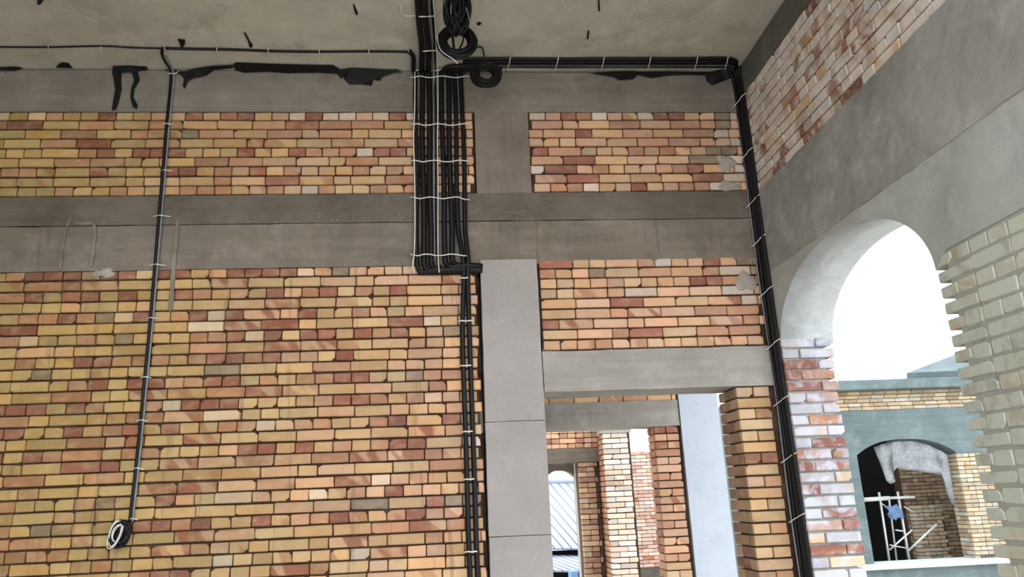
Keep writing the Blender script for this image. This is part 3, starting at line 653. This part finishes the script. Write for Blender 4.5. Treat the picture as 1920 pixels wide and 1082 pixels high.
# grey backing cable between and two white thin ones in front
o = tube('cable', [atz(803.5, -8, ZC - 0.01), atz(806, 50, ZC - 0.01), atz(812, 100, ZC - 0.01), Vector((at(813.5, 140, YW).x, YW - 0.03, 4.93)), at(813.5, 200, YW), at(813.5, 350, YW), at(814, 490, YW)], 0.008, M_GREYC, None, 8, 5)
thing(o, 'grey cable running down beside the thin black one in the wide bundle', 'cable', 'thin pale cables of the wall bundle')
wf = YW - 0.03
o = tube('cable', [atz(766, 99, ZC - 0.006), atz(772, 112, ZC - 0.01), at(777.5, 130, wf), at(777.5, 200, wf), at(775.5, 260, wf), at(777.5, 330, wf), at(778, 420, wf), at(777, 470, wf), at(774, 497, wf), at(777, 511, wf)], 0.0048, M_WHITE, None, 6, 5)
thing(o, 'thin white cable along the left edge of the wide bundle', 'cable', 'thin pale cables of the wall bundle')
o = tube('cable', [atz(811.5, -8, ZC - 0.02), atz(816, 45, ZC - 0.02), atz(818.5, 95, ZC - 0.02), at(820.5, 131, wf), at(821, 200, wf), at(820, 260, wf), at(821, 340, wf), at(821, 430, wf), at(821.5, 480, wf), at(823.5, 511, wf)], 0.0042, M_WHITE, None, 6, 5)
thing(o, 'thin white cable down the middle of the wide bundle', 'cable', 'thin pale cables of the wall bundle')
for k, y in enumerate((131, 144, 233.5, 302, 371, 478)):
    xs = [769, 777, 786, 793, 806, 818, 831, 844, 858, 871, 881]
    pts = [at(x, y + 1.6 * math.sin(j * 1.7 + k) + (2 if k == 4 and j > 8 else 0), (YW - (0.046 if k == 5 else 0.028)) if 0 < j < 10 else YW + 0.005) for j, x in enumerate(xs)]
    strap(pts, f'white strap across the wide cable bundle, {names_ord[k]} from the ceiling', 'white straps over the wide wall bundle', 0.0045)
for k, (xa_, xb_, y) in enumerate(((860, 882, 521.5), (859, 889, 602), (861, 887, 686), (866, 890, 809.5), (869, 893, 899), (871, 898, 1035))):
    pts = [at(xa_, y + 1, YW), at(xa_ + 6, y - 0.5, YW - 0.028), at((xa_ + xb_) / 2, y, YW - 0.03), at(xb_ - 6, y - 1, YW - 0.028), at(xb_, y, YW)]
    strap(pts, f'white tie over the cable pair beside the column, {names_ord[k]} from the bend', 'white ties on the cable pair', 0.0055)
# ties on the ceiling run of the bundle
strap([atz(776, 29, ZC - 0.01), atz(786, 31, ZC - 0.05), atz(798, 31, ZC - 0.05), atz(813, 30, ZC - 0.02)], 'white tie over the two cables leaving along the ceiling, nearer the top edge', 'white ties on the ceiling run', 0.005)
strap([atz(787, 95, ZC - 0.01), atz(794, 96, ZC - 0.05), atz(806, 95, ZC - 0.05), atz(818, 95, ZC - 0.02)], 'white tie over the two ceiling cables, close above the wall bundle', 'white ties on the ceiling run', 0.005)
strap([atz(752, 10, ZC - 0.004), atz(752, 22, ZC - 0.02), atz(761, 30, ZC - 0.006), atz(776, 29, ZC - 0.01)], 'loose white tie end dangling beside the ceiling cables', 'white ties on the ceiling run', 0.004)

# single cable at the left, on ceiling then down the wall
cz1 = ZC - 0.01
o = tube('cable', [atz(-60, 87, cz1), atz(0, 88, cz1), atz(90, 88.5, cz1), atz(190, 86.5, cz1), atz(250, 89.5, cz1), atz(306, 91, cz1)], 0.0065, M_BLACK, None, 8, 5)
thing(o, 'thin black cable along the ceiling at the far left', 'cable', 'black cables on the ceiling')
o = tube('cable', [atz(304, 90.5, cz1 - 0.004), atz(360, 92, cz1), atz(430, 93, cz1), atz(520, 96, cz1), atz(600, 97, cz1), atz(690, 96.5, cz1), atz(768, 97.5, cz1)], 0.0105, M_BLACK, None, 8, 5)
thing(o, 'thicker black cable along the ceiling from the corner of the drop to the wide bundle', 'cable', 'black cables on the ceiling')
o = tube('cable', [atz(600, 99.5, cz1), atz(690, 99, cz1), atz(750, 99.5, cz1), atz(767, 99, cz1)], 0.0045, M_WHITE, None, 6, 5)
thing(o, 'thin white cable beside the thicker ceiling cable', 'cable', 'thin pale cables of the wall bundle')
drop = [(306, 92), (304, 100), (309, 113), (318, 125)]
wall_d = [(323, 140), (321.5, 165), (318, 200), (314, 240), (310, 290), (305, 350), (300, 410), (295, 470), (290, 530), (284, 600), (277.5, 670), (271.5, 730), (266, 790), (260, 850), (254, 905), (249, 950), (246, 978)]
o = tube('cable', [atz(*drop[0], cz1 - 0.006), atz(*drop[1], cz1 - 0.008), atz(*drop[2], cz1 - 0.012), at(319, 128, YW - 0.02)] + [at(x - 2, y, YW) for x, y in wall_d], 0.0125, M_BLACK, None, 8, 5)
thing(o, 'long black cable dropping down the left part of the brick wall', 'cable', 'cables of the left drop')
o = tube('cable', [atz(309, 91, cz1 - 0.008), atz(307.5, 100, cz1 - 0.010), atz(312.5, 113, cz1 - 0.014), at(322, 128, YW - 0.022)] + [at(x + 2.6, y, YW - 0.004) for x, y in wall_d], 0.0068, M_GREYC, None, 8, 5)
thing(o, 'long grey cable beside the black one dropping down the left wall', 'cable', 'cables of the left drop')
for k, (x, y, l, r) in enumerate(((321, 139, 1, 16), (314, 233, 8, 10), (309, 320, 8, 14), (301, 405, 14, 19), (293, 497, 12, 18), (283.5, 597, 8, 12), (273, 708, 10, 10), (266, 789, 10, 11), (257, 879, 12, 13), (248, 974, 8, 10))):
    strap([at(x - l, y + 1, YW + 0.006), at(x - 4, y - 1, YW - 0.008), at(x + 1, y - 1.5, YW - 0.014), at(x + 5, y - 0.5, YW - 0.008), at(x + r, y + (1 if k != 0 else -6), YW + 0.004)], f'small white clip on the left cable drop, {names_ord[k]} from the ceiling', 'white clips of the left drop', 0.0038)
for k, x in enumerate((90, 189, 308, 406, 502, 598, 691, 765)):
    strap([atz(x, 84 + x * 0.011, cz1 + 0.006), atz(x + 0.5, 87 + x * 0.011, cz1 - 0.014), atz(x + 1, 94 + x * 0.011, cz1 - 0.01), atz(x + 4, 101 + x * 0.011, cz1 + 0.004)], f'white clip over the ceiling cable left of the wide bundle, {names_ord[k]} from the far left', 'white clips on the ceiling cable', 0.0035 if k > 1 else 0.0025)
# coil at the foot of the left drop
def loops(center, rx_, rz_, n, r, jit, seed, tilt=0.0, depth=0.05, V=None, F=None, lean=0.0):
    rnd = random.Random(seed); V = [] if V is None else V; F = [] if F is None else F
    for i in range(n):
        ox, oz, oy = rnd.uniform(-jit, jit), rnd.uniform(-jit, jit), rnd.uniform(-depth, depth)
        sx, sz = rx_ * rnd.uniform(0.86, 1.05), rz_ * rnd.uniform(0.86, 1.05); ph = rnd.uniform(0, 6.28)
        P = []
        for j in range(28):
            th = 2 * math.pi * j / 28
            lx, lz = sx * math.cos(th) + ox, sz * math.sin(th) + oz
            P.append(Vector(center) + Vector((lx * math.cos(lean) - lz * math.sin(lean), oy + 0.012 * math.sin(2 * th + ph) + lz * tilt, lx * math.sin(lean) + lz * math.cos(lean))))
        tube_data(P, r, 6, True, V, F)
    return V, F
cc = at(225, 1001, YW - 0.04)
ce = empty('cable_coil', cc, 'small black cable coil with white loops at the foot of the left drop', 'cable coil')
def part(name, V, F, mat, par):
    o = obj(name, mesh(name, V, F, True), mat, par); o.matrix_parent_inverse = Matrix.Translation(-par.location); return o
V, F = loops(cc, 0.050, 0.072, 13, 0.0085, 0.012, 3, depth=0.018, lean=-0.25)
V, F = loops(cc + Vector((0.022, 0, 0.0)), 0.030, 0.07, 8, 0.0085, 0.008, 9, depth=0.012, V=V, F=F, lean=-0.2)
part('black_loops', V, F, M_BLACK, ce)
V, F = loops(cc + Vector((-0.02, -0.03, -0.005)), 0.034, 0.085, 2, 0.004, 0.010, 5, depth=0.004, lean=-0.25)
V, F = loops(cc + Vector((-0.008, -0.03, 0.0)), 0.026, 0.062, 2, 0.004, 0.008, 6, depth=0.004, V=V, F=F, lean=-0.25)
part('white_loops', V, F, M_WHITE, ce)['label'] = 'thin white cable loops'

# horizontal run to the corner, on the ceiling by the wall
for k, (y, r) in enumerate(((110.5, 0.012), (115.5, 0.013), (120.5, 0.013), (126, 0.008))):
    z_ = ZC - 0.016
    pts = [atz(868 if k < 3 else 930, y + 0.5, z_ - 0.01), atz(940, y - 0.3, z_), atz(1050, y + 0.4, z_), atz(1160, y - 0.3, z_), atz(1270, y, z_), atz(1372, y, z_)]
    if k < 3: pts += [Vector((2.435, 5.38 + 0.012 * k, 4.96)), Vector((2.445, 5.40, 4.88))]
    o = tube('cable', pts, r, M_BLACK, None, 8, 5); thing(o, f'black cable along the ceiling to the right corner, {names_ord[k]} out from the room side', 'cable', 'black cables to the right corner')
o = tube('cable', [atz(880, 124, ZC - 0.024), atz(1000, 123.2, ZC - 0.026), atz(1150, 123.8, ZC - 0.026), atz(1300, 123, ZC - 0.026), atz(1370, 122.5, ZC - 0.026)], 0.004, M_GREYC, None, 6, 4); thing(o, 'thin grey cable between the black ones on the way to the right corner', 'cable', 'thin pale cables of the wall bundle')
for k, x in enumerate((954, 1044, 1130, 1217, 1305, 1362)):
    strap([atz(x + 4, 106, ZC - 0.002), atz(x + 2.5, 110, ZC - 0.032), atz(x + 1, 118, ZC - 0.034), atz(x - 2, 127, ZC - 0.03), atz(x - 4, 134, ZC - 0.004)], f'white tie over the horizontal ceiling bundle, {names_ord[k]} from the hanging coils', 'white ties on the ceiling bundle', 0.004)
# corner bundle going down
CB = [(2.432, 5.418, 0.014), (2.448, 5.392, 0.015), (2.452, 5.364, 0.015), (2.452, 5.336, 0.014)]
for k, (x, y, r) in enumerate(CB):
    pts = [Vector((x - 0.05 + 0.012 * k, y - 0.03, 4.955)), Vector((x - 0.01, y, 4.90))] + [Vector((x + 0.003 * math.sin(z * 4 + k), y + 0.004 * math.sin(z * 3.1 + 2 * k), z)) for z in [4.7 - 0.35 * j for j in range(12)]]
    o = tube('cable', pts, r, M_BLACK, None, 8, 5); thing(o, f'black cable down the right corner of the room, {names_ord[k]} from the back wall', 'cable', 'black cables down the right corner')
o = tube('cable', [Vector((2.415, 5.425, z)) + Vector((0.006 * math.sin(z * 3.3), 0, 0)) for z in [4.55 - 0.3 * j for j in range(13)]], 0.006, M_GREYC, None, 6, 4); thing(o, 'thin grey cable beside the corner bundle', 'cable', 'thin pale cables of the wall bundle')
for k, (py) in enumerate((133, 190, 290, 378, 452, 548, 646, 752, 858, 970)):
    z_ = at(1400 + (py - 215) * 0.13, py, 5.39).z
    strap([Vector((2.39, 5.43, z_ - 0.035)), Vector((2.412, 5.40, z_ - 0.015)), Vector((2.428, 5.372, z_)), Vector((2.434, 5.34, z_ + 0.012)), Vector((2.462, 5.308, z_ + 0.03))], f'white tie round the corner bundle, {names_ord[k]} from the ceiling', 'white ties on the corner bundle', 0.0036)

# hanging coils by the ceiling
def ring_coil(name, px, py, Y, R, thick, n, label, seed, sq=1.0, tilt=0.0):
    c0 = at(px, py, Y); e0 = empty(name, c0, label, 'cable coil', 'black cable coils hanging at the ceiling')
    rnd = random.Random(seed); V, F = [], []
    for i in range(n):
        a_ = rnd.uniform(0, 6.28); q = thick * math.sqrt(rnd.random())
        dr, dy = q * math.cos(a_), q * math.sin(a_) * 0.8
        ph, ph2 = rnd.uniform(0, 6.28), rnd.uniform(0, 6.28)
        P = []
        for j in range(36):
            th = 2 * math.pi * j / 36
            rr = R + dr + 0.006 * math.sin(2 * th + ph)
            P.append(c0 + Vector((rr * math.cos(th), dy + 0.008 * math.sin(th + ph2) + tilt * rr * math.sin(th), sq * rr * math.sin(th))))
        tube_data(P, 0.0075, 6, True, V, F)
    part('winding', V, F, M_BLACK, e0)
    return e0, c0
e1, c1 = ring_coil('cable_coil.001', 857, 79, 4.72, 0.108, 0.031, 54, 'large round black cable coil hanging from the ceiling above the bundle', 11, 1.05, 0.15)
V, F = [], []
tube_data(crom([c1 + Vector((0.03, -0.03, 0.10)), c1 + Vector((0.045, -0.04, 0.0)), c1 + Vector((0.01, -0.035, -0.085)), c1 + Vector((-0.02, -0.03, -0.10))]), 0.007, 6, False, V, F)
tube_data(crom([c1 + Vector((-0.035, -0.02, 0.11)), c1 + Vector((-0.03, -0.03, 0.0)), c1 + Vector((-0.022, -0.03, -0.09))]), 0.010, 6, False, V, F)
part('loose_end', V, F, M_BLACK, e1)
V, F = tube_data(crom([c1 + Vector((-0.14, -0.02, 0.05)), c1 + Vector((-0.135, -0.03, -0.03)), c1 + Vector((-0.11, -0.035, -0.10)), c1 + Vector((-0.03, -0.03, -0.16)), c1 + Vector((0.0, 0.0, -0.175))]), 0.0035, 6)
part('white_lead', V, F, M_WHITE, e1)['label'] = 'thin white lead'
e2, c2 = ring_coil('cable_coil.002', 911, 140, 5.12, 0.084, 0.031, 52, 'smaller black cable coil hanging below the horizontal ceiling bundle', 12, 0.98, 0.1)
V, F = tube_data(crom([atz(896, 88, ZC - 0.004), atz(904, 90, ZC - 0.03), atz(907, 100, ZC - 0.03), c2 + Vector((0.0, -0.02, 0.09))]), 0.006, 6)
part('loose_end', V, F, M_BLACK, e2)
# the hank above: long loops hanging out of the frame's top
h0 = at(857, 27, 4.45)
eh = empty('cable_hank', h0, 'tangled black cable hank hanging in long loops over the large coil', 'cable hank')
rnd = random.Random(5); V, F = [], []
for i in range(44):
    wx = rnd.uniform(0.015, 0.06); cxo = rnd.uniform(-0.03, 0.045); hb = rnd.uniform(0.05, 0.16); ht = 0.16
    P = []
    for j in range(28):
        th = 2 * math.pi * j / 28
        P.append(h0 + Vector((cxo + wx * math.cos(th) * (1.0 - 0.35 * max(0, -math.sin(th))), rnd.uniform(-0.003, 0.003) + 0.04 * math.sin(i * 1.3) + 0.02 * math.sin(th * 2 + i), (ht if math.sin(th) > 0 else hb) * math.sin(th))))
    tube_data(P, 0.0075, 6, True, V, F)
part('loops', V, F, M_BLACK, eh)
V, F = [], []
for (dx, w_, b_) in ((-0.075, 0.018, 0.10), (-0.045, 0.012, 0.09), (0.065, 0.02, 0.12)):
    P = [h0 + Vector((dx + w_ * math.cos(2 * math.pi * j / 24), -0.02, (0.15 if j < 12 else b_) * math.sin(2 * math.pi * j / 24))) for j in range(24)]
    tube_data(P, 0.0045, 6, True, V, F)
part('thin_loop', V, F, M_BLACK, eh)
V, F = tube_data(crom([h0 + Vector((-0.04, -0.05, 0.06)), h0 + Vector((-0.042, -0.06, -0.04))]), 0.004, 6)
part('white_lead', V, F, M_GREYC, eh)['label'] = 'thin pale lead'
V, F = [], []
tube_data(crom([h0 + Vector((0.06, -0.05, 0.02)), h0 + Vector((0.075, -0.06, -0.05)), h0 + Vector((0.08, -0.06, -0.09))]), 0.004, 6, False, V, F)
part('white_lead', V, F, M_GREYC, eh)['label'] = 'thin pale lead'

# ------------------------------------------------------------------ torn black formwork film at the ceiling joint
def film(poly, Y, label, ceil=False, th=0.006):
    P = []
    for x, y in poly:                                   # laid on the beam face, folded forward under the slab above the joint
        p = at(x, y, Y)
        P.append(atz(x, y, ZC - 0.004) if ceil or p.z > ZC - 0.004 else p)
    # round the outline a little and lift it off the beam unevenly
    off = Vector((0, 0, -th)) if ceil else Vector((0, -th, -th * 0.7))
    bm = bmesh.new(); vs = [bm.verts.new(p) for p in P]; fce = bm.faces.new(vs)
    r = bmesh.ops.extrude_face_region(bm, geom=[fce])
    for v in [g_ for g_ in r['geom'] if isinstance(g_, bmesh.types.BMVert)]: v.co += off * random.uniform(0.6, 2.2)
    bmesh.ops.recalc_face_normals(bm, faces=bm.faces[:]); bmesh.ops.triangulate(bm, faces=bm.faces[:])
    me = bpy.data.meshes.new('film_scrap'); bm.to_mesh(me); bm.free()
    return thing(obj('film_scrap', me, M_FILM), label, 'film scrap', 'black film scraps at the ceiling joint')
YF = YB - 0.012
film([(213, 124), (240, 123), (275, 125), (277, 131), (258, 133), (262, 150), (252, 168), (250, 182), (258, 197), (257, 204), (250, 200), (245, 182), (247, 165), (253, 150), (248, 135), (228, 136), (227, 152), (228, 168), (223, 190), (218, 205), (211, 207), (213, 190), (217, 170), (214, 150), (211, 136)], YF, 'black film scrap with two wavy legs on the top beam left of the drop')
film([(308, 130), (325, 131), (345, 134), (368, 128), (395, 124), (437, 122), (437, 128), (402, 131), (386, 142), (362, 147), (352, 153), (347, 166), (343, 161), (346, 148), (340, 139)], YF, 'thin black film tongue right of the left cable drop')
film([(437, 122), (443, 117), (470, 118), (520, 120), (600, 122), (625, 122), (636, 129), (646, 140), (640, 147), (632, 138), (600, 136), (540, 137), (500, 134), (460, 136), (442, 132)], YF, 'long black film strip along the ceiling joint between cable drop and wide bundle')
film([(638, 130), (660, 127), (690, 128), (720, 130), (745, 130), (754, 136), (738, 136), (716, 145), (712, 151), (700, 148), (697, 160), (680, 158), (655, 158), (648, 150), (641, 140)], YF, 'broad ragged black film flap just left of the wide cable bundle')
film([(105, 127), (112, 120), (118, 117), (128, 118), (137, 128)], YF, 'small hump of black film at the joint near the far left')
film([(0, 126), (30, 125), (45, 128), (28, 133), (0, 132)], YF, 'short black film sliver at the far left end of the ceiling joint')
film([(1108, 137), (1150, 134), (1190, 133), (1196, 140), (1186, 148), (1160, 150), (1150, 144), (1130, 141)], YF, 'ragged black film flap under the horizontal bundle midway to the corner')
film([(1192, 134), (1260, 134), (1345, 135), (1345, 141), (1290, 140), (1250, 142), (1222, 146), (1197, 141)], YF, 'narrow dark film strip under the horizontal bundle nearer the corner')
film([(1322, 137), (1350, 131), (1384, 126), (1384, 140), (1360, 150), (1335, 160), (1325, 152)], YF, 'triangular black film flap right in the top corner')
film([(333, 73), (347, 74), (347, 80), (343, 88), (339, 87), (337, 80)], 0, 'small dark hole in the ceiling above the left drop, laid on as a wedge', True)  # this and the next: holes in the slab, imitated by thin black pieces
film([(458, 60), (461, 62), (470, 79), (474, 83), (472, 88), (467, 86), (466, 79)], 0, 'thin slanting dark hole in the ceiling, laid on as a sliver', True)
film([(70, 0), (82, 0), (76, 7), (71, 8)], 0, 'tiny dark film tip at the upper left of the ceiling', True)

# ------------------------------------------------------------------ cement slurry runs, smears and mortar crumbs on the back wall
M_SLURRY = concrete('cement_slurry', (126, 119, 107), 0.12, None, palef=0.3, darkf=0.2)
M_SMEAR = concrete('pale_mortar_smear', (172, 163, 153), 0.14, None, palef=0.4, pale=(196, 188, 182), darkf=0.2)
def slurry(path, wpx, label, mat=None, Y=YB - 0.010, name='cement_run'):
    """a flat run of set cement: a ragged strip a few millimetres thick, following path in the wall plane"""
    L, Rr = [], []
    pts = crom([at(x, y, Y) for x, y in path], 5)
    for i, p in enumerate(pts):
        t = (pts[min(i + 1, len(pts) - 1)] - pts[max(i - 1, 0)]).normalized(); n = Vector((t.z, 0, -t.x))
        w_ = wpx * 0.0039 * (0.75 + 0.5 * random.random()) * min(1, 0.35 + i * 0.3, 0.35 + (len(pts) - 1 - i) * 0.3)
        L.append(p - n * w_ / 2); Rr.append(p + n * w_ / 2)
    n = len(pts); V = L + Rr + [v + Vector((0, 0.012, 0)) for v in L + Rr]; F = []
    for i in range(n - 1):
        F.append((i, n + i, n + i + 1, i + 1)); F.append((2*n + i, i, i + 1, 2*n + i + 1)); F.append((n + i, 3*n + i, 3*n + i + 1, n + i + 1))
    F.append((0, 2*n, 3*n, n)); F.append((n - 1, 2*n - 1, 4*n - 1, 3*n - 1))
    o = obj(name, mesh(name, V, F), mat or M_SLURRY)
    bm = bmesh.new(); bm.from_mesh(o.data); bmesh.ops.recalc_face_normals(bm, faces=bm.faces[:]); bm.to_mesh(o.data); bm.free()
    return thing(o, label, 'cement run', 'cement runs on the back wall')
slurry([(333, 412), (331, 440), (327, 480), (324, 520), (321, 560), (319, 584)], 8, 'grey cement run crossing the tie beam and bricks just right of the left cable drop')
slurry([(133, 405), (124, 430), (116, 470), (112, 508)], 4, 'thin pale cement run, left edge of the faint box on the tie beam')
slurry([(176, 418), (177, 440), (174, 470), (170, 500)], 6, 'thin pale cement run, right edge of the faint box on the tie beam')
slurry([(140, 417), (155, 419), (178, 418)], 5, 'short level cement run on top of the faint box on the tie beam')
def crumbs(name, spans, label, mat, seed):
    rnd = random.Random(seed); V, F = [], []
    for (x0, x1, y0, y1, n, big) in spans:
        for _ in range(n):
            p = at(rnd.uniform(x0, x1), rnd.uniform(y0, y1), YB - 0.008); r = rnd.uniform(0.4, 1) * big; b = len(V)
            for d in ((1,0,0),(-1,0,0),(0,-0.7,0),(0,1,0),(0,0,1),(0,0,-1)):
                V.append(p + Vector(d) * r * rnd.uniform(0.6, 1.4))
            for q in ((0,2,4),(2,1,4),(1,3,4),(3,0,4),(2,0,5),(1,2,5),(3,1,5),(0,3,5)): F.append(tuple(b + i for i in q))
    o = obj(name, mesh(name, V, F), mat); return thing(o, label, 'mortar', None, 'stuff')
crumbs('mortar_crumbs', [(560, 776, 398, 414, 70, 0.0055), (300, 560, 404, 418, 30, 0.005), (880, 1010, 392, 416, 70, 0.006), (1100, 1160, 396, 440, 30, 0.005), (600, 770, 490, 508, 30, 0.006), (1010, 1420, 478, 490, 40, 0.006), (640, 770, 202, 212, 20, 0.006), (1000, 1250, 202, 213, 40, 0.006), (1040, 1260, 700, 732, 50, 0.005), (1016, 1430, 650, 661, 30, 0.006), (180, 215, 500, 520, 20, 0.007)], 'pale mortar crumbs stuck along the pour joints of the back wall', M_SMEAR, 4)
def smear(cx_, cy_, rx_, ry_, label, seed):
    rnd = random.Random(seed); c = at(cx_, cy_, YB - 0.008); n = 26; V = [c + Vector((0, -0.010, 0))]; F = []
    for k, (f_, d) in enumerate(((0.55, -0.008), (1.0, 0.006))):
        for i in range(n):
            th = 2 * math.pi * i / n; q = f_ * (0.82 + 0.14 * math.sin(3 * th + seed) + 0.10 * math.sin(5 * th + 2 * seed) + 0.12 * rnd.random())
            V.append(c + Vector((rx_ * 0.0039 * q * math.cos(th), d, ry_ * 0.0039 * q * math.sin(th))))
    for i in range(n):
        j = (i + 1) % n; F.append((0, 1 + i, 1 + j)); F.append((1 + i, 1 + n + i, 1 + n + j, 1 + j))
    o = obj('mortar_smear', mesh('mortar_smear', V, F), M_SMEAR); bm = bmesh.new(); bm.from_mesh(o.data); bmesh.ops.recalc_face_normals(bm, faces=bm.faces[:]); bm.to_mesh(o.data); bm.free()
    return thing(o, label, 'mortar smear', 'mortar smears on the back wall')
smear(1362, 305, 22, 22, 'pale mortar smear on the upper right bricks near the corner cables', 1)
smear(1368, 348, 26, 12, 'flat pale mortar smear low on the upper right bricks by the corner', 2)
smear(1398, 528, 24, 22, 'pale mortar smear on the bricks over the doorway near the corner cables', 3)
smear(195, 512, 22, 10, 'grey mortar smear at the tie beam edge above the left bricks', 4)

film([(1121, 0), (1124, 0), (1125, 19), (1122, 20)], 0, 'straight dark crack at the top edge of the ceiling right of the coils, laid on as a sliver', True)  # small dark ceiling cracks, imitated by thin black slivers
film([(1102, 57), (1105, 58), (1103, 72), (1100, 72)], 0, 'short dark crack in the ceiling between coils and right corner, laid on as a sliver', True)
film([(894, 43), (899, 41), (903, 43), (899, 46), (895, 46)], 0, 'dark blot on the ceiling just right of the large coil', True)
film([(662, 8), (664, 7), (671, 24), (668, 27), (664, 18)], 0, 'curved dark sliver on the ceiling left of the wide bundle', True)
